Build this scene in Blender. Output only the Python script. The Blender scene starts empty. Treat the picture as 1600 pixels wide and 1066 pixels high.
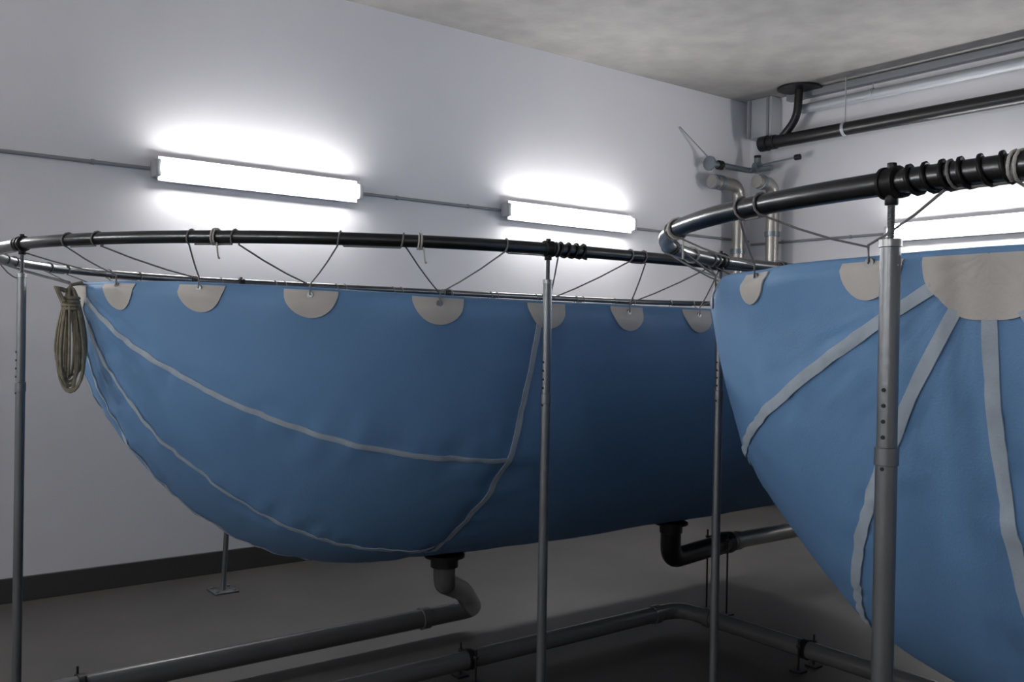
import bpy, bmesh, math, random
from mathutils import Vector, Matrix, noise
random.seed(4)
C = bpy.context.scene.collection
SC = bpy.context.scene
PI = math.pi

# ------------------------------------------------------------------ camera
CAM = Vector((-0.8749, -5.6652, 1.5))
YAW, PITCH, ROLL, FOC = 0.6562, -0.0064, 0.017, 1460.6
fw = Vector((math.sin(YAW)*math.cos(PITCH), math.cos(YAW)*math.cos(PITCH), math.sin(PITCH)))
rt = Vector((math.cos(YAW), -math.sin(YAW), 0)); up = rt.cross(fw)
r2 = math.cos(ROLL)*rt + math.sin(ROLL)*up
u2 = -math.sin(ROLL)*rt + math.cos(ROLL)*up
cd = bpy.data.cameras.new('camera'); cam = bpy.data.objects.new('camera', cd); C.objects.link(cam)
M = Matrix((r2, u2, -fw)).transposed().to_4x4(); M.translation = CAM
cam.matrix_world = M
cd.sensor_width = 36; cd.lens = 36*FOC/1600; cd.clip_start = .02
SC.camera = cam
# ------------------------------------------------------------------ world, exposure
SC.view_settings.view_transform = 'Standard'; SC.view_settings.look = 'None'
SC.view_settings.gamma = 1; SC.view_settings.exposure = 0.0
SC.view_settings.use_curve_mapping = False
w = bpy.data.worlds.new('world'); SC.world = w; w.use_nodes = True
w.node_tree.nodes['Background'].inputs[0].default_value = (.6, .65, .75, 1)
w.node_tree.nodes['Background'].inputs[1].default_value = 0.0
LAMP_POWER = 56.0                       # emission strength of the batten diffusers

# ------------------------------------------------------------------ materials
def mat(name, col, rough=.6, metal=0, noise_amt=0, scale=8, bump=0, bscale=None, col2=None, spec=None, detail=4):
    m = bpy.data.materials.new(name); m.use_nodes = True
    nt = m.node_tree; b = nt.nodes['Principled BSDF']
    b.inputs['Base Color'].default_value = (*col, 1)
    b.inputs['Roughness'].default_value = rough; b.inputs['Metallic'].default_value = metal
    if spec is not None: b.inputs['Specular IOR Level'].default_value = spec
    tc = nt.nodes.new('ShaderNodeTexCoord')
    if noise_amt or col2:
        n = nt.nodes.new('ShaderNodeTexNoise'); n.inputs['Scale'].default_value = scale; n.inputs['Detail'].default_value = detail
        nt.links.new(tc.outputs['Object'], n.inputs['Vector'])
        mx = nt.nodes.new('ShaderNodeMix'); mx.data_type = 'RGBA'
        c2 = col2 or tuple(c*(1-noise_amt) for c in col)
        mx.inputs[6].default_value = (*col, 1); mx.inputs[7].default_value = (*c2, 1)
        rp = nt.nodes.new('ShaderNodeValToRGB'); rp.color_ramp.elements[0].position = .35; rp.color_ramp.elements[1].position = .68
        nt.links.new(n.outputs['Fac'], rp.inputs[0]); nt.links.new(rp.outputs[0], mx.inputs[0])
        nt.links.new(mx.outputs[2], b.inputs['Base Color'])
    if bump:
        n2 = nt.nodes.new('ShaderNodeTexNoise'); n2.inputs['Scale'].default_value = bscale or scale*4; n2.inputs['Detail'].default_value = 3
        nt.links.new(tc.outputs['Object'], n2.inputs['Vector'])
        bp = nt.nodes.new('ShaderNodeBump'); bp.inputs['Strength'].default_value = bump; bp.inputs['Distance'].default_value = .01
        nt.links.new(n2.outputs['Fac'], bp.inputs['Height']); nt.links.new(bp.outputs[0], b.inputs['Normal'])
    return m
M_wall = mat('painted_wall', (.72, .715, .74), .75, noise_amt=.05, scale=1.2, bump=.05, bscale=60)
M_ceil = mat('raw_concrete', (.315, .30, .285), .85, col2=(.25, .24, .23), scale=4.5, bump=.15, bscale=25, detail=8)
M_floor = mat('concrete_floor', (.068, .063, .058), .55, col2=(.050, .047, .044), scale=1.6, bump=.05, bscale=30, detail=7)
M_base = mat('baseboard_rubber', (.045, .043, .042), .6)
M_blue = mat('blue_fabric', (.155, .325, .59), .62, noise_amt=.12, scale=1.5, bump=.12, bscale=220)
M_patch = mat('patch_fabric', (.62, .60, .575), .7, noise_amt=.08, scale=10, bump=.1, bscale=150)
M_strip = mat('webbing', (.46, .55, .65), .7, noise_amt=.1, scale=30, bump=.1, bscale=200)
M_steel = mat('galvanised_tube', (.14, .145, .15), .28, 1, noise_amt=.25, scale=9, bump=.03, bscale=50)
M_post = mat('galvanised_post', (.26, .275, .29), .36, .85, noise_amt=.15, scale=6, bump=.04, bscale=60)
M_dark = mat('black_fitting', (.012, .012, .013), .45, .3)
M_rod = mat('threaded_rod', (.34, .35, .36), .35, .9)
M_blackpipe = mat('black_plastic', (.010, .010, .011), .35)
M_greypipe = mat('grey_plastic_pipe', (.11, .11, .112), .25, noise_amt=.1, scale=5)
M_metalpipe = mat('steel_pipe', (.42, .40, .37), .35, .7, noise_amt=.15, scale=8)
M_valve = mat('valve_metal', (.22, .26, .28), .35, .7)
M_duct = mat('grey_duct', (.42, .44, .46), .5, .2)
M_cond = mat('grey_conduit', (.24, .245, .26), .55)
M_rope = mat('rope_grey', (.25, .245, .25), .8, bump=.3, bscale=300)
M_ropew = mat('rope_white', (.6, .59, .56), .8, bump=.3, bscale=300)
M_hank = mat('rope_beige', (.36, .33, .25), .85, noise_amt=.35, scale=40, bump=.4, bscale=300)
M_house = mat('lamp_housing', (.42, .42, .44), .5)
M_em = bpy.data.materials.new('lamp_diffuser'); M_em.use_nodes = True
_b = M_em.node_tree.nodes['Principled BSDF']
_b.inputs['Base Color'].default_value = (.9, .9, .9, 1)
_b.inputs['Emission Color'].default_value = (1, .985, .97, 1); _b.inputs['Emission Strength'].default_value = LAMP_POWER

# ------------------------------------------------------------------ helpers
def build(name, bm, m, parent=None, smooth=True, loc=None):
    me = bpy.data.meshes.new(name)
    bmesh.ops.recalc_face_normals(bm, faces=bm.faces)
    bm.to_mesh(me); bm.free()
    if smooth:
        for f in me.polygons: f.use_smooth = True
        try: me.set_sharp_from_angle(angle=math.radians(38))
        except Exception: pass
    me.materials.append(m)
    o = bpy.data.objects.new(name, me); C.objects.link(o)
    if parent: 
        o.parent = parent
        par = parent
        base = Vector((0, 0, 0))
        while par: base += par.location; par = par.parent
        o.location = (Vector(loc) if loc else Vector((0, 0, 0)))
        if not loc: me.transform(Matrix.Translation(-base))   # meshes are written in world coordinates
    return o
def tag(o, label, cat, group=None):
    o['label'] = label; o['category'] = cat
    if group: o['group'] = group
    return o
def thing(name, label, cat, loc, group=None):
    o = bpy.data.objects.new(name, None); C.objects.link(o); o.location = loc; o.empty_display_size = .1
    return tag(o, label, cat, group)
def solo(name, bm, m, label, cat, group=None):
    """a top-level thing that is one mesh; its origin goes to the middle of its base"""
    o = build(name, bm, m)
    vs = [v.co for v in o.data.vertices]
    c = Vector((sum(v.x for v in vs)/len(vs), sum(v.y for v in vs)/len(vs), min(v.z for v in vs)))
    o.data.transform(Matrix.Translation(-c)); o.location = c
    return tag(o, label, cat, group)
def struct(name, bm, m):
    o = build(name, bm, m, smooth=False); o['kind'] = 'structure'; return o
def add_box(bm, lo, hi, bevel=0, rot=None):
    lo, hi = Vector(lo), Vector(hi); c = (lo+hi)/2; s = hi-lo
    mt = Matrix.Translation(c)
    if rot: mt = mt @ rot
    r = bmesh.ops.create_cube(bm, size=1, matrix=mt @ Matrix.Diagonal((*s, 1)))
    if bevel:
        es = list({e for v in r['verts'] for e in v.link_edges})
        bmesh.ops.bevel(bm, geom=es, offset=bevel, segments=3, affect='EDGES', profile=.5)
def fillet(pts, rad, n=7):
    pts = [Vector(p) for p in pts]
    if not rad: return pts
    out = [pts[0]]
    for a, b, c in zip(pts, pts[1:], pts[2:]):
        u = (a-b); v = (c-b)
        t = min(rad, u.length*.48, v.length*.48)
        p, q = b+u.normalized()*t, b+v.normalized()*t
        for i in range(n+1):
            k = i/n; out.append((1-k)**2*p + 2*k*(1-k)*b + k*k*q)
    out.append(pts[-1]); return out
def add_tube(bm, pts, r, seg=14, closed=False, caps=True, fil=0):
    pts = fillet(pts, fil) if fil else [Vector(p) for p in pts]
    n = len(pts); rs = r if isinstance(r, (list, tuple)) else [r]*n
    T = []
    for i in range(n):
        a = pts[(i-1) % n] if closed or i > 0 else pts[i]
        b = pts[(i+1) % n] if closed or i < n-1 else pts[i]
        T.append((b-a).normalized())
    ref = Vector((0, 0, 1)) if abs(T[0].z) < .9 else Vector((1, 0, 0))
    nrm = (ref - T[0]*ref.dot(T[0])).normalized(); rings = []
    for i in range(n):
        nrm = (nrm - T[i]*nrm.dot(T[i])).normalized(); bn = T[i].cross(nrm)
        rings.append([bm.verts.new(pts[i] + rs[i]*(math.cos(2*PI*k/seg)*nrm + math.sin(2*PI*k/seg)*bn)) for k in range(seg)])
    m = n if closed else n-1
    for i in range(m):
        A, B = rings[i], rings[(i+1) % n]
        for k in range(seg):
            bm.faces.new((A[k], A[(k+1) % seg], B[(k+1) % seg], B[k]))
    if caps and not closed:
        bm.faces.new(rings[0][::-1]); bm.faces.new(rings[-1])
def tube(pts, r, **k):
    bm = bmesh.new(); add_tube(bm, pts, r, **k); return bm
def disc(bm, c, axis, r, h, seg=20):
    axis = Vector(axis).normalized(); c = Vector(c)
    add_tube(bm, [c-axis*h/2, c-axis*(h/2-.001), c+axis*(h/2-.001), c+axis*h/2], [r*.93, r, r, r*.93], seg=seg)
def boxbm(lo, hi, bevel=0, rot=None):
    bm = bmesh.new(); add_box(bm, lo, hi, bevel, rot); return bm

# ------------------------------------------------------------------ the room (x along the left wall, -y away from it)
X0, X1, YN, H = -4.2, 6.3, -9.0, 3.72
struct('floor', boxbm((X0-.2, YN-.2, -.2), (X1+.2, .2, 0)), M_floor)
struct('ceiling', boxbm((X0-.2, YN-.2, H), (X1+.2, .2, H+.2)), M_ceil)
struct('wall_left', boxbm((X0-.2, 0, 0), (X1+.2, .2, H)), M_wall)
struct('wall_right', boxbm((X1, YN, 0), (X1+.2, 0, H)), M_wall)
struct('wall_back', boxbm((X0-.2, YN-.2, 0), (X1+.2, YN, H)), M_wall)
struct('wall_front', boxbm((X0-.2, YN, 0), (X0, 0, H)), M_wall)
struct('baseboard_left', boxbm((X0, -.018, 0), (X1-.018, 0, .135), .003), M_base)
struct('baseboard_right', boxbm((X1-.018, YN, 0), (X1, 0, .10), .003), M_base)

# ------------------------------------------------------------------ batten lamps
def batten(origin, axis, normal, label):
    """1.3 m lamp on a wall; axis runs along the wall, normal points into the room"""
    a, n, z = Vector(axis), Vector(normal), Vector((0, 0, 1)); o = Vector(origin)
    t = thing('batten_lamp', label, 'lamp', o, 'batten lamps on the walls')
    R = Matrix((a, n, z)).transposed().to_4x4()
    def pb(lo, hi, bev):
        bm = bmesh.new(); add_box(bm, lo, hi, bev); bm.transform(R); bm.transform(Matrix.Translation(o)); return bm
    build('housing', pb((-.64, 0, -.052), (.64, .05, .052), .006), M_house, t)
    bm = pb((-.652, .046, -.073), (.652, .062, .073), .003); build('shade_lip', bm, M_house, t)  # opaque trim lip, made wide to shade the wall next to the lamp
    build('diffuser', pb((-.640, .0625, -.052), (.640, .112, .052), .022), M_em, t)
    for s in (-1, 1):
        bm = pb((s*.66-.018, 0, -.050), (s*.66+.018, .104, .050), .008)
        build('end_cap', bm, M_house, t)
    return t
LZ = 2.44
for x, l in ((-1.16, 'unseen white batten lamp added on the left wall, outside the view'),  # unseen; carries on the row, added to light the room
             (1.46, 'glowing white batten lamp on the left wall above the bag, the largest lamp'),
             (4.03, 'glowing white batten lamp on the left wall nearer the room corner')):
    batten((x, 0, LZ), (1, 0, 0), (0, -1, 0), l)
for y, l in ((-2.12, 'glowing white batten lamp on the right wall behind the thick tubular rail'),
             (-4.75, 'unseen white batten lamp added on the right wall, outside the view'),  # out of view, added as extra room light
             (-7.4, 'unseen white batten lamp added at the rear end of the right wall')):  # another unseen lamp, added to light the room
    batten((X1, y, LZ-.05), (0, 1, 0), (-1, 0, 0), l)
batten((X0, -1.7, LZ), (0, 1, 0), (1, 0, 0), 'unseen white batten lamp added on the near side wall, the one beside the left wall')  # side wall lamps are unseen, added to brighten the bag ends
batten((X0, -3.95, LZ), (0, 1, 0), (1, 0, 0), 'unseen white batten lamp added on the near side wall, left of the viewpoint')  # unseen as well, added for more light on the farther bag
batten((X0, -6.4, LZ), (0, 1, 0), (1, 0, 0), 'unseen white batten lamp added on the near side wall, behind the viewpoint')  # unseen, added to light the room from behind the camera

def conduit(a, b, nrm, label):
    a, b, nrm = Vector(a), Vector(b), Vector(nrm)
    t = thing('conduit', label, 'conduit', a, 'cable conduits between the wall lamps')
    off = nrm*.016
    build('tube', tube([a+off, b+off], .011, seg=10), M_cond, t)
    n = max(2, int((b-a).length/.7))
    for i in range(n):
        p = a + (b-a)*((i+.5)/n); d = (b-a).normalized()
        bm = bmesh.new(); disc(bm, p+off, d, .0155, .018, 12)
        build('clip', bm, M_cond, t)
ny = (0, -1, 0)
conduit((-.48, 0, LZ), (.775, 0, LZ), ny, 'thin grey conduit entering at the left edge and ending at the largest lamp')
conduit((2.145, 0, LZ), (3.345, 0, LZ), ny, 'thin grey conduit between the two lamps on the left wall')
conduit((4.715, 0, LZ-.02), (X1-.03, 0, LZ-.02), ny, 'thin grey conduit from the second lamp to the room corner')
conduit((X1, -.04, LZ-.05), (X1, -1.435, LZ-.05), (-1, 0, 0), 'thin grey conduit on the right wall from the corner to the lamp')

# ------------------------------------------------------------------ stadium outlines
class Stadium:
    def __init__(s, s0, d0, R, L, n): s.s0, s.d0, s.R, s.L, s.n = s0, d0, R, L, n; s.Q = R*PI/2; s.W = 2*s.Q+L
    def prof(s, w):
        """w runs from the left end point to the right end point -> (x, half width factor)"""
        w = max(0, min(s.W, w))
        if w < s.Q:
            b = w/s.R; return s.s0 - s.R*max(0, math.cos(b))**(2/s.n), max(0, math.sin(b))**(2/s.n)
        if w <= s.Q+s.L: return s.s0 + w - s.Q, 1.0
        b = (s.W-w)/s.R; return s.s0 + s.L + s.R*max(0, math.cos(b))**(2/s.n), max(0, math.sin(b))**(2/s.n)
    def rim(s, w, near, z=0):
        if w < 0: w, near = -w, not near
        x, f = s.prof(w); return Vector((x, -(s.d0 + (1 if near else -1)*s.R*f), z))
ZR = 1.762
RAIL1 = Stadium(1.07, 2.10, 1.40, 2.7, 2.0)
RAIL2 = Stadium(1.98, 4.98, 1.425, 2.7, 2.12)

# ------------------------------------------------------------------ support frames: rail, couplers, posts
def frame(S, label, posts, tube_r, coils):
    c = Vector((S.s0+S.L/2, -S.d0, 0))
    t = thing('bag_support_frame', label, 'frame', c)
    pts = []
    N = 90
    for i in range(N): pts.append(S.rim(S.W*i/N, True, ZR))
    for i in range(N): pts.append(S.rim(S.W*(1-i/N), False, ZR))
    build('rail', tube(pts, tube_r, seg=18, closed=True), M_steel, t)
    for (w_, near, foot, pr) in posts:
        top = S.rim(w_, near, ZR); x, f = top.x, top.y
        foot = Vector((foot[0], foot[1], 0)) if foot else Vector((x, f, 0))
        d = (foot-top); L = d.length; d = d/L
        tan = (S.rim(w_+.02, near, ZR) - S.rim(w_-.02, near, ZR)).normalized()
        P = lambda h: top + d*(ZR-h)/(-d.z)
        po = build('post', tube([P(.012), P(1.30), P(1.301), P(1.655)], [pr, pr, pr*.94, pr*.94], seg=18), M_post, t)
        # perforated inner section: a row of dark holes around the upper tube
        bm = bmesh.new()
        side = Vector((-.45, -.89, 0)).normalized()
        for k in range(6):
            h = 1.42-.026*k
            for a in (-.95,):
                q = Matrix.Rotation(a, 3, 'Z') @ side
                disc(bm, P(h)+q*(pr*.94+.0005), q, .0035, .003, 10)
        build('adjusting_hole', bm, M_dark, po)
        bm = bmesh.new(); disc(bm, P(1.31), d, pr*1.12, .03); build('collar', bm, M_post, po)
        bm = bmesh.new(); disc(bm, P(1.662), d, pr*1.05, .014); build('end_cap', bm, M_rod, po)
        bm = bmesh.new(); n = 64     # threaded rod as a real screw profile
        rr = [(.0052 if k % 2 else .0066) for k in range(n)]
        add_tube(bm, [P(1.655 + (ZR-.015-1.655)*k/(n-1)) for k in range(n)], rr, seg=10)
        build('threaded_rod', bm, M_rod, po)
        bm = bmesh.new(); add_box(bm, foot+Vector((-.07, -.07, 0)), foot+Vector((.07, .07, .010)), .003)
        for sx in (-1, 1):
            for sy in (-1, 1): disc(bm, foot+Vector((sx*.05, sy*.05, .014)), (0, 0, 1), .009, .012, 8)
        build('base_plate', bm, M_post, po)
        bm = bmesh.new()
        disc(bm, top, tan, tube_r*1.18, .034); disc(bm, top-tan*.012, tan, tube_r*1.32, .007); disc(bm, top+tan*.012, tan, tube_r*1.32, .007)
        disc(bm, top+Vector((0, 0, -tube_r*1.3)), (0, 0, 1), .011, .02, 10)
        disc(bm, top+Vector((0, 0, tube_r*1.3)), (0, 0, 1), .008, .012, 8)
        build('coupler', bm, M_dark, t)
    for (w_, near) in coils:      # slip-over sleeves joining two lengths of rail
        p = S.rim(w_, near, ZR); tan = (S.rim(w_+.02, near, ZR)-S.rim(w_-.02, near, ZR)).normalized()
        bm = bmesh.new(); disc(bm, p, tan, tube_r*1.25, .035); disc(bm, p, tan, tube_r*1.4, .012)
        build('joint_sleeve', bm, M_dark, t)
    return t
def w_at(S, x):      # arc parameter where the left-hand part of the outline has this x
    lo, hi = 0, S.W/2
    for _ in range(40):
        m = (lo+hi)/2
        if S.prof(m)[0] < x: lo = m
        else: hi = m
    return lo
frame(RAIL1, 'closed tubular steel rail on posts carrying the farther blue bag by the left wall',
      [(w_at(RAIL1, -.302), True, None, .0145), (w_at(RAIL1, .93), True, None, .0145), (w_at(RAIL1, 1.07), False, (1.10, -.42), .0145),
       (RAIL1.Q+RAIL1.L, True, None, .0145), (RAIL1.W, True, None, .0145)], .0185,
      [(w_at(RAIL1, .80), False), (w_at(RAIL1, 3.75), False)])
frame(RAIL2, 'thick tubular steel rail on posts carrying the nearer blue bag at the right',
      [(.140, False, None, .0175), (w_at(RAIL2, 1.60), False, None, .0145),
       (RAIL2.Q+RAIL2.L, True, None, .0165), (RAIL2.Q+RAIL2.L, False, None, .0165), (RAIL2.W, True, None, .0165)], .0205, [])

# ------------------------------------------------------------------ the fabric bags
class Bag:
    def __init__(b, S, D, zr, seed): b.S, b.D, b.zr, b.seed = S, D, zr, seed
    def base(b, al, w):
        S = b.S; x, f = S.prof(w)
        return Vector((x, -(S.d0 + S.R*f*math.cos(al)), b.zr(w) - b.D*f*math.sin(al)))
    def disp(b, al, w):
        """small outward relief: puckers at the seams, slack ripples, folds below the patches"""
        S = b.S; Q = S.Q; x, f = S.prof(w)
        wl = min(w, S.W-w); v = 0
        p = b.base(al, w)
        edge = min(1, max(0, math.sin(al))*4)*min(1, f*3)
        if wl < Q:
            g = (al/(PI/6)); dd = abs(g-round(g))*(PI/6)*S.R*f        # metres to the nearest gore seam
            if 0 < round(g) < 6: v -= .005*math.exp(-(dd/.04)**2)*min(1, f*1.5)
            v += .010*math.exp(-(dd/.09)**2)*noise.noise(Vector((wl*16, al*6, b.seed)))*edge
        # gores pull flat between their seams; the flatness dies out along the seamless body
        dl = (al % (PI/6))-PI/12
        v -= .48*S.R*f*(1-math.cos(PI/12)/math.cos(dl))*(1 if wl < Q else math.exp(-((wl-Q)/.22)**2))
        dj = abs(wl-Q); v -= .008*math.exp(-(dj/.04)**2)*edge
        v += .010*math.exp(-(dj/.10)**2)*noise.noise(Vector((al*14, wl*5, b.seed+3)))*edge
        v += .012*noise.noise(Vector((p.x*1.7, p.y*1.7, p.z*2.2+b.seed)))*edge
        v += .003*noise.noise(Vector((p.x*7, p.y*7, p.z*4+b.seed)))*edge
        k = .377; h = min(al, PI-al)*b.D                                    # scallops hanging between the patches
        v += .010*math.cos(2*PI*(wl-Q)/k)*math.exp(-(h/.10)**2)*min(1, f*2)
        v -= .022*math.exp(-(h/.035)**2)*min(1, f*2)                        # the hem rolls inward at the top
        q = Vector((al*9+wl*3, wl*10-al*4, b.seed+9)); r = noise.noise(q)      # sharp slack creases near the seams
        if wl < Q+.25:
            near_seam = math.exp(-(dj/.22)**2)
            if wl < Q: near_seam = max(near_seam, math.exp(-(dd/.14)**2)*.8)
            v -= .007*max(0, 1-abs(r)*7)*near_seam*edge*min(1, max(0, h-.15)*4)
        return v
    def pt(b, al, w, off=0):
        e = 1e-3
        c = b.base(al, w)
        wa = max(w, .02); wb = min(wa, b.S.W-.02)
        du = b.base(al+e, wb)-b.base(al-e, wb); dw = b.base(al, wb+e)-b.base(al, wb-e)
        n = du.cross(dw)
        if n.length < 1e-12: n = Vector((-1 if w < 1 else 1, 0, 0))
        n.normalize()
        ctr = Vector((b.S.s0+b.S.L/2, -b.S.d0, 1.6))
        if n.dot(c-ctr) < 0: n = -n
        if w < .03: n = Vector((-1, 0, 0))
        if w > b.S.W-.03: n = Vector((1, 0, 0))
        return c + n*(b.disp(al, w)*(1-.0) + off)
def make_bag(b, label, outlets):
    S = b.S; t = thing('water_bag', label, 'bag', (S.s0+S.L/2, -S.d0, b.zr(S.W/2)-b.D))
    bm = bmesh.new(); NA = 120
    ws = [S.Q*(i/70) for i in range(70)] + [S.Q+S.L*i/60 for i in range(60)] + [S.W-S.Q*(1-i/40) for i in range(41)]
    rows = []
    for w_ in ws:
        if w_ <= 1e-9 or w_ >= S.W-1e-9:
            rows.append([bm.verts.new(b.pt(PI/2, w_))]); continue
        row = [bm.verts.new(b.pt(PI*k/NA, w_)) for k in range(NA+1)]
        x, f = S.prof(w_); z0 = b.zr(w_)
        NT = 26
        A, B = row[-1].co.copy(), row[0].co.copy()   # top sheet, far rim -> near rim
        for k in range(1, NT):
            v = (1-math.cos(PI*k/NT))/2
            p = A.lerp(B, v); e = min(v, 1-v)*2*S.R*f
            ex = min(e, 1e9)
            p.z += .012*math.sqrt(max(0, 1-(1-min(1, ex/.05))**2)) - .16*(1-math.exp(-(ex/.45)**2))*min(1, f)
            row.append(bm.verts.new(p))
        rows.append(row)
    for A, B in zip(rows, rows[1:]):
        if len(A) == 1:
            for k in range(len(B)): bm.faces.new((A[0], B[k], B[(k+1) % len(B)]))
        elif len(B) == 1:
            for k in range(len(A)): bm.faces.new((A[k], B[0], A[(k+1) % len(A)]))
        else:
            n = len(A)
            for k in range(n): bm.faces.new((A[k], B[k], B[(k+1) % n], A[(k+1) % n]))
    build('fabric_shell', bm, M_blue, t)
    def sheet(fn, nu, nv, name, m, th=.0035):
        bm = bmesh.new()
        lo = [[bm.verts.new(b.pt(*fn(i/nu, j/nv), off=.0012)) for j in range(nv+1)] for i in range(nu+1)]
        hi = [[bm.verts.new(b.pt(*fn(i/nu, j/nv), off=.0012+th)) for j in range(nv+1)] for i in range(nu+1)]
        for i in range(nu):
            for j in range(nv):
                bm.faces.new((hi[i][j], hi[i+1][j], hi[i+1][j+1], hi[i][j+1]))
                bm.faces.new((lo[i][j], lo[i][j+1], lo[i+1][j+1], lo[i+1][j]))
        for i in range(nu):
            for j in (0, nv): bm.faces.new((lo[i][j], lo[i+1][j], hi[i+1][j], hi[i][j]))
        for j in range(nv):
            for i in (0, nu): bm.faces.new((lo[i][j], lo[i][j+1], hi[i][j+1], hi[i][j]))
        bmesh.ops.remove_doubles(bm, verts=bm.verts, dist=1e-5)
        return build(name, bm, m, t)
    rp = .104
    for end in (0, 1):
        W = (lambda w_: w_) if end == 0 else (lambda w_: S.W-w_)
        q = sheet(lambda u, v: (PI*v, W(.001+rp*u*(1-.02*math.cos(8*PI*v)))), 14, 40, 'end_patch', M_patch); q['label'] = 'large half-round off-white end patch'
        for g in range(1, 6):
            al = g*PI/6
            def f(u, v, al=al):
                w_ = (rp-.004) + (S.Q-.010-rp+.004)*u; x, ff = S.prof(w_)
                return (al + (v-.5)*(.020 if S is SB1 else .026)/(S.R*ff) , W(w_))
            q = sheet(f, 70, 3, 'seam_strip', M_strip)
        q = sheet(lambda u, v: (.01+(PI-.02)*u, W(S.Q+(v-.5)*.022)), 90, 3, 'girth_strip', M_strip)
    # half-round patches every .377 m along the rim, on both long sides
    k = S.Q/5; tabs = []; o_ = -.18 if S is SB2 else -.035
    n = int(round(S.W/k)); 
    for near in (True, False):
        for i in range(1, n):
            w0 = S.W*i/n
            if min(w0, S.W-w0) < S.Q: w0 = round(min(w0, S.W-w0)/k)*k if w0 < S.Q else S.W-round((S.W-w0)/k)*k
            w0 += 0 if (S is SB1 and min(w0, S.W-w0) > .75*S.Q) else (o_ if w0 < S.W/2 else -o_)
            if min(w0, S.W-w0) < .2: continue
            def f(u, v, w0=w0, near=near):
                rho = .004+(.082 if S is SB1 else .068)*u; ph = PI*v
                x, ff = S.prof(w0)
                al = rho*math.sin(ph)/(b.D*max(.12, ff)); al = min(al, 1.2)
                return (al if near else PI-al, w0 + rho*math.cos(ph))
            sheet(f, 6, 20, 'rope_patch', M_patch)
            tabs.append((w0, near))
            if near or S is RAIL2:
                pass
            c = b.pt(.018 if near else PI-.018, w0, .005); nn = (b.pt(.018 if near else PI-.018, w0, .02)-c).normalized()
            bm = bmesh.new(); disc(bm, c, nn, .011, .006, 14); build('grommet', bm, M_rod, t)
    for w0, dirn in outlets:
        c = b.pt(PI/2+dirn, w0); 
        bm = bmesh.new(); disc(bm, c+Vector((0, 0, -.004)), (0, 0, 1), .085, .014, 24); disc(bm, c+Vector((0, 0, -.03)), (0, 0, 1), .058, .045, 24)
        build('outlet_flange', bm, M_dark, t)
    return t, tabs
def ease(x): x = max(0, min(1, x)); return x*x*(3-2*x)
SB1 = Stadium(1.09, 2.10, 1.165, 2.7, 2.0)
SB2 = Stadium(1.95, 4.915, 1.245, 2.7, 2.12)
zr1 = lambda w_: 1.648 - .040*ease((w_-.25)/1.6)
zr2 = lambda w_: 1.650 - .020*ease((w_-1.2)/1.6)
BAG1, BAG2 = Bag(SB1, 1.08, zr1, 1.3), Bag(SB2, 1.17, zr2, 7.7)
b1, tabs1 = make_bag(BAG1, 'farther blue fabric water bag slung in its rail beside the left wall', [(SB1.Q+.21, -.265), (SB1.Q+1.58, -.27)])
b2, tabs2 = make_bag(BAG2, 'nearer blue fabric water bag at right showing its large half-round end patch and ribs', [])

# ------------------------------------------------------------------ lacing ropes
def helix(S, w0, w1, near, r, turns, n=None):
    n = n or int(turns*12)+1; out = []
    for i in range(n):
        k = i/(n-1); w_ = w0+(w1-w0)*k
        c = S.rim(w_, near, ZR); tan = (S.rim(w_+.01, near, ZR)-S.rim(w_-.01, near, ZR)).normalized()
        sd = tan.cross(Vector((0, 0, 1))); a = 2*PI*turns*k - PI/2
        out.append(c + r*(math.cos(a)*sd + math.sin(a)*Vector((0, 0, 1))))
    return out
def lacing(B, RS, tabs, tr, label, m):
    """one continuous cord: patch, round the rail, along the rail, round it again, next patch"""
    rr = .0025; jj = .145 if B.S is SB1 else .19; sc = RS.Q/B.S.Q; path = []
    seq = sorted([w_ for w_, n_ in tabs if n_]), sorted([w_ for w_, n_ in tabs if not n_], reverse=True)
    run = []
    for near, lst in ((True, seq[0]), (False, seq[1])):
        for w0 in lst: run.append((w0, near))
    prev = None
    for w0, near in run:
        c = B.pt(.018 if near else PI-.018, w0, .009); up_ = c+Vector((0, 0, .03))
        wr = w0*sc if w0 < B.S.Q else (w0-B.S.Q+RS.Q if w0 < B.S.Q+B.S.L else RS.W-(B.S.W-w0)*sc)
        sg = 1 if near else -1
        j1 = jj+.03*noise.noise(Vector((w0*9, 1, 1))); j2 = jj+.03*noise.noise(Vector((w0*9, -1, 1)))
        clampw = lambda q: max(.03, min(RS.W-.03, q))
        wa, wb = clampw(wr-sg*j1), clampw(wr+sg*j2)
        if prev is not None:
            pw, pn = prev
            if pn == near:
                for q in (.25, .5, .75): path.append(RS.rim(pw+(wa-pw)*q, near, ZR-tr-rr))
            else:
                path.append(RS.rim(RS.W, True, ZR-tr-rr))
        ha = helix(RS, wa-sg*.018, wa, near, tr+rr, 1.0, 13); hb = helix(RS, wb, wb+sg*.018, near, tr+rr, 1.0, 13)
        path += ha
        path += [ha[-1].lerp(up_, q)+Vector((0, 0, -.006*math.sin(PI*q))) for q in (.33, .66)] + [up_, c]
        u3 = up_+Vector((.004, .004, .004))
        path += [u3] + [u3.lerp(hb[0], q)+Vector((0, 0, -.006*math.sin(PI*q))) for q in (.33, .66)]
        path += hb; prev = (wb+sg*.018, near)
    path.append(RS.rim(0, True, ZR-tr-rr))
    return solo('lacing_rope', tube(path, rr, seg=6, closed=True), m, label, 'rope')
lacing(BAG1, RAIL1, tabs1, .0185, 'thin grey zigzag cord tying the farther bag up to its rail', M_rope)
lacing(BAG2, RAIL2, tabs2, .0205, 'thin grey cord tying the nearer bag up to its thick rail', M_rope)
wp = .140
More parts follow.
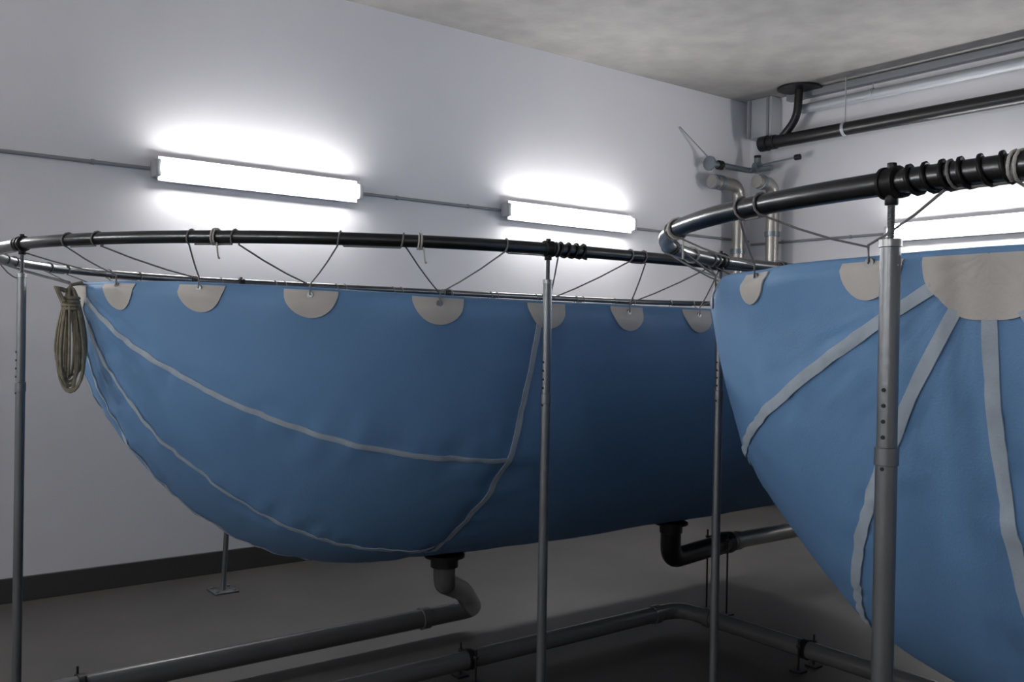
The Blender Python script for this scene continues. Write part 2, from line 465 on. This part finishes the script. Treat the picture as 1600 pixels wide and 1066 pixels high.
solo('wound_rope', tube(helix(RAIL2, wp-.018, wp-.17, False, .0238, 6), .0036, seg=8), M_dark,
     'dark rope wound round the thick rail right of its coupler', 'rope')
wn = w_at(RAIL1, .93)
solo('wound_rope', tube(helix(RAIL1, wn+.03, wn+.15, True, .0220, 4), .0038, seg=8), M_dark,
     'dark rope wound round the farther rail beside its middle post', 'rope')
wq = w_at(RAIL2, .9)
def tie(S, w_, near, rad, tail, label, m=None):
    h = helix(S, w_, w_+.016, near, rad, 2.1)
    e = h[-1]; t_ = Vector(tail)
    pts = h+[e+t_*q+Vector((0, 0, -.02*math.sin(PI*q))) for q in (.2, .4, .6, .8, 1)]
    solo('rope_tie', tube(pts, .0027, seg=7), m or M_ropew, label, 'rope', None)
tie(RAIL2, w_at(RAIL2, .80), False, .025, (.0, .0, -.05), 'short white rope tie looped on the thick rail near its left bend')
tie(RAIL2, w_at(RAIL2, 1.36), False, .025, (.10, -.16, -.10), 'white rope tie running from the thick rail down to the nearer bag corner')
tie(RAIL2, -.045, False, .0235, (.06, -.10, -.03), 'white rope tie crossing the thick rail right of the wound dark rope')
tie(RAIL1, w_at(RAIL1, .53), True, .023, (.01, 0, -.04), 'white rope tie looped on the farther rail left of its middle post')
tie(RAIL1, w_at(RAIL1, .06), True, .023, (.01, 0, -.04), 'white rope tie looped on the farther rail below the largest lamp')
tie(RAIL1, w_at(RAIL1, -.315), False, .023, (.10, .05, -.07), 'short rope tie at the left bend of the farther rail', M_rope)

# hank of beige rope hanging from the left end of the farther bag
bm = bmesh.new(); top = Vector((-.125, -2.225, 1.635))
for k in range(9):
    ph = random.random()*6.28; L_ = .29+.07*random.random(); wd = .022+.045*random.random(); ox = random.uniform(-.02, .01); oy = random.uniform(-.02, .02)
    pts = []
    for i in range(29):
        a = 2*PI*i/28
        pts.append(top + Vector((ox*.5+wd*math.sin(a)*math.cos(ph)*(.35+.65*(1-math.cos(a))/2), oy*.5+wd*math.sin(a)*math.sin(ph)*(.35+.65*(1-math.cos(a))/2), -L_*(1-math.cos(a))/2)))
    add_tube(bm, pts[:-1], .0052, seg=6, closed=True)
for k in range(4):
    add_tube(bm, [top+Vector((.026*math.cos(a), .026*math.sin(a), -.035-.012*k)) for a in [2*PI*i/14 for i in range(14)]], .0062, seg=6, closed=True)
add_tube(bm, [top+Vector((0, 0, -.03)), top+Vector((0, 0, .01)), top+Vector((.04, .03, .02)), Vector((-.075, -2.12, 1.655))], .007, seg=7)
add_tube(bm, [top+Vector((-.02, -.01, -.01)), top+Vector((-.05, -.02, .0)), top+Vector((-.03, -.03, -.05))], .009, seg=7)
solo('rope_hank', bm, M_hank, 'beige rope hank hanging down at the left end of the farther bag', 'rope')

# ------------------------------------------------------------------ floor pipes
def pipe_clamp(t, p, d, r, m=M_dark):
    p, d = Vector(p), Vector(d).normalized(); sd = d.cross(Vector((0, 0, 1)))
    bm = bmesh.new()
    disc(bm, p, d, r*1.13, .03, 22)
    for s in (-1, 1):
        q = p+sd*s*(r+.018)
        add_tube(bm, [Vector((q.x, q.y, .006)), Vector((q.x, q.y, p.z+r+.018))], .005, seg=8)
        disc(bm, (q.x, q.y, p.z+r*.6), (0, 0, 1), .012, .012, 6)
        add_box(bm, (q.x-.028, q.y-.028, 0), (q.x+.028, q.y+.028, .008))
    build('pipe_clamp', bm, m, t)
def pipe_run(label, pts, r, m, fil=.09, collars=(), clamps=(), name='floor_pipe', cm=None, grp=None):
    t = thing(name, label, 'pipe', Vector(pts[0]), grp)
    build('pipe_run', tube(pts, r, fil=fil, seg=22), m, t)
    for c, ax in collars:
        bm = bmesh.new(); disc(bm, c, ax, r*1.16, .045, 22); build('collar', bm, cm or m, t)
    for c, ax in clamps: pipe_clamp(t, c, ax, r)
    return t
o1 = BAG1.pt(PI/2-.265, SB1.Q+.21); 
pipe_run('grey floor pipe along the left wall, rising through an elbow to the bag outlet',
         [(-3.0, -1.78, .10), (1.90, -1.78, .10), (1.62, -2.08, .30), (o1.x, o1.y, o1.z-.12), (o1.x, o1.y, o1.z-.045)], .046, M_greypipe, .09,
         collars=[((1.60, -1.78, .10), (1, 0, 0)), ((-.9, -1.78, .10), (1, 0, 0))], clamps=[((.03, -1.78, .10), (1, 0, 0)), ((-1.9, -1.78, .10), (1, 0, 0))])
pipe_run('grey floor pipe nearer the viewer that bends between the two bags',
         [(-3.0, -2.36, .09), (2.80, -2.36, .09), (2.80, -8.4, .09)], .040, M_greypipe, .12,
         collars=[((2.62, -2.36, .09), (1, 0, 0)), ((2.80, -2.56, .09), (0, 1, 0))],
         clamps=[((1.46, -2.36, .09), (1, 0, 0)), ((2.80, -3.13, .09), (0, 1, 0)), ((2.80, -6.0, .09), (0, 1, 0))])
o2 = BAG1.pt(PI/2-.27, SB1.Q+1.58)
pipe_run('black elbow hose dropping from the far outlet of the farther bag',
         [(o2.x, o2.y, o2.z-.045), (o2.x+.02, o2.y+.02, .37), (3.26, -2.30, .37)], .052, M_blackpipe, .15,
         collars=[((3.24, -2.30, .37), (1, 0, 0))], clamps=[((3.16, -2.305, .37), (1, 0, 0))], name='outlet_hose')
pipe_run('shiny grey pipe running on from the black elbow behind the nearer bag',
         [(3.28, -2.30, .37), (5.75, -2.30, .37), (5.75, -2.30, .02)], .045, M_metalpipe, .10,
         collars=[((3.32, -2.30, .37), (1, 0, 0))], clamps=[((4.6, -2.30, .37), (1, 0, 0))])
solo('black_strip', boxbm((1.13, -2.14, 0), (1.37, -2.11, .014), .003, Matrix.Rotation(-.5, 4, 'Z')), M_dark,  # flat dark strip on the floor between the pipes
     'short black strap lying on the floor between the two grey pipes', 'strip')

# ------------------------------------------------------------------ pipes in the far corner and along the right wall
t = thing('drain_pipe', 'thick black drain pipe hung below the ceiling along the right wall', 'pipe', (6.12, -.12, 3.30))
build('pipe_run', tube([(6.12, -.30, 3.28), (6.12, -8.6, 3.28)], .056, seg=22), M_blackpipe, t)
bm = bmesh.new(); disc(bm, (6.12, -.30, 3.28), (0, 1, 0), .07, .08, 22); disc(bm, (6.12, -.40, 3.28), (0, 1, 0), .064, .05, 22)
build('end_collar', bm, M_blackpipe, t)
build('branch_pipe', tube([(6.12, -.48, 3.30), (6.12, -.64, 3.45), (6.12, -.66, 3.71)], .036, fil=.1, seg=16), M_blackpipe, t)
bm = bmesh.new(); disc(bm, (6.12, -.66, 3.71), (0, 0, 1), .19, .016, 24); build('ceiling_rosette', bm, M_dark, t)
for y in (-1.12, -3.2, -5.4):
    bm = bmesh.new(); disc(bm, (6.12, y, 3.28), (0, 1, 0), .061, .028, 22)
    add_tube(bm, [(6.12, y, 3.33), (6.12, y, 3.719)], .005, seg=8)
    h_ = build('pipe_hanger', bm, M_duct, t)
t = thing('ceiling_pipe', 'long pale grey pipe under the ceiling edge above the black drain pipe', 'pipe', (6.22, -.45, 3.56))
build('pipe_run', tube([(6.235, -.62, 3.555), (6.235, -8.8, 3.555)], .042, seg=18), M_duct, t)
for y in (-1.3, -2.9, -4.5):
    bm = bmesh.new(); disc(bm, (6.235, y, 3.56), (0, 1, 0), .047, .02, 18); add_tube(bm, [(6.235, y, 3.59), (6.235, y, 3.66)], .005, seg=8); build('pipe_hanger', bm, M_duct, t)
solo('cable_trunking', boxbm((6.22, -8.8, 3.655), (6.299, -.45, 3.715), .004), M_cond, 'slim grey cable trunking tucked under the ceiling on the right wall', 'trunking')
t = thing('corner_duct', 'upright pale grey boxed duct in the room corner under the ceiling', 'duct', (6.15, -.17, 3.36))
build('duct_body', boxbm((6.16, -.34, 3.36), (6.298, -.06, 3.718), .006), M_duct, t)
for y in (-.30, -.10): build('edge_rib', boxbm((6.148, y-.012, 3.36), (6.162, y+.012, 3.718), .002), M_cond, t)
pipe_run('left upright steel pipe in the corner with an elbow at its top',
         [(5.60, -.13, 2.90), (5.98, -.13, 2.90), (5.98, -.13, .02)], .058, M_metalpipe, .12,
         collars=[((5.63, -.13, 2.90), (1, 0, 0)), ((5.98, -.13, 2.74), (0, 0, 1)), ((5.98, -.13, 2.30), (0, 0, 1)), ((5.72, -.13, 2.90), (1, 0, 0))], name='riser_pipe', cm=M_valve)
pipe_run('right upright steel pipe in the corner, the one closer to the lamp',
         [(5.88, -.40, 2.90), (6.12, -.40, 2.90), (6.12, -.40, .02)], .058, M_metalpipe, .12,
         collars=[((5.95, -.40, 2.90), (1, 0, 0)), ((6.12, -.40, 2.45), (0, 0, 1)), ((6.12, -.40, 2.74), (0, 0, 1))], name='riser_pipe', cm=M_valve)
t = thing('valve_pipe', 'thin blue-grey pipe with flanges above the two upright pipes in the corner', 'pipe', (5.58, -.12, 3.08))
build('pipe_run', tube([(5.58, -.12, 3.06), (6.15, -.12, 3.06), (6.15, -.36, 3.06)], .027, fil=.05, seg=14), M_valve, t)
bm = bmesh.new(); disc(bm, (5.58, -.12, 3.06), (1, 0, 0), .065, .022, 20); build('end_flange', bm, M_valve, t)
bm = bmesh.new(); disc(bm, (5.72, -.12, 3.06), (1, 0, 0), .042, .05, 14); build('collar', bm, M_dark, t)
bm = bmesh.new(); disc(bm, (6.15, -.20, 3.08), (0, 1, 0), .052, .05, 20); disc(bm, (6.15, -.20, 3.12), (0, 0, 1), .03, .09, 14); vb = build('valve_body', bm, M_valve, t)
build('spindle', tube([(6.15, -.20, 3.12), (6.15, -.20, 3.175)], .008, seg=8), M_rod, vb)
bm = bmesh.new(); disc(bm, (6.15, -.20, 3.18), (0, 0, 1), .032, .02, 12); build('knob', bm, M_dark, vb)
build('lever', tube([(6.15, -.24, 3.10), (6.17, -.62, 3.12)], .008, seg=8), M_valve, vb)
bm = bmesh.new(); disc(bm, (6.17, -.62, 3.12), (0, 1, 0), .026, .05, 12); build('lever_grip', bm, M_dark, vb)
build('brace_rod', tube([(5.58, -.10, 3.12), (5.30, -.015, 3.36)], .006, seg=8), M_cond, t)
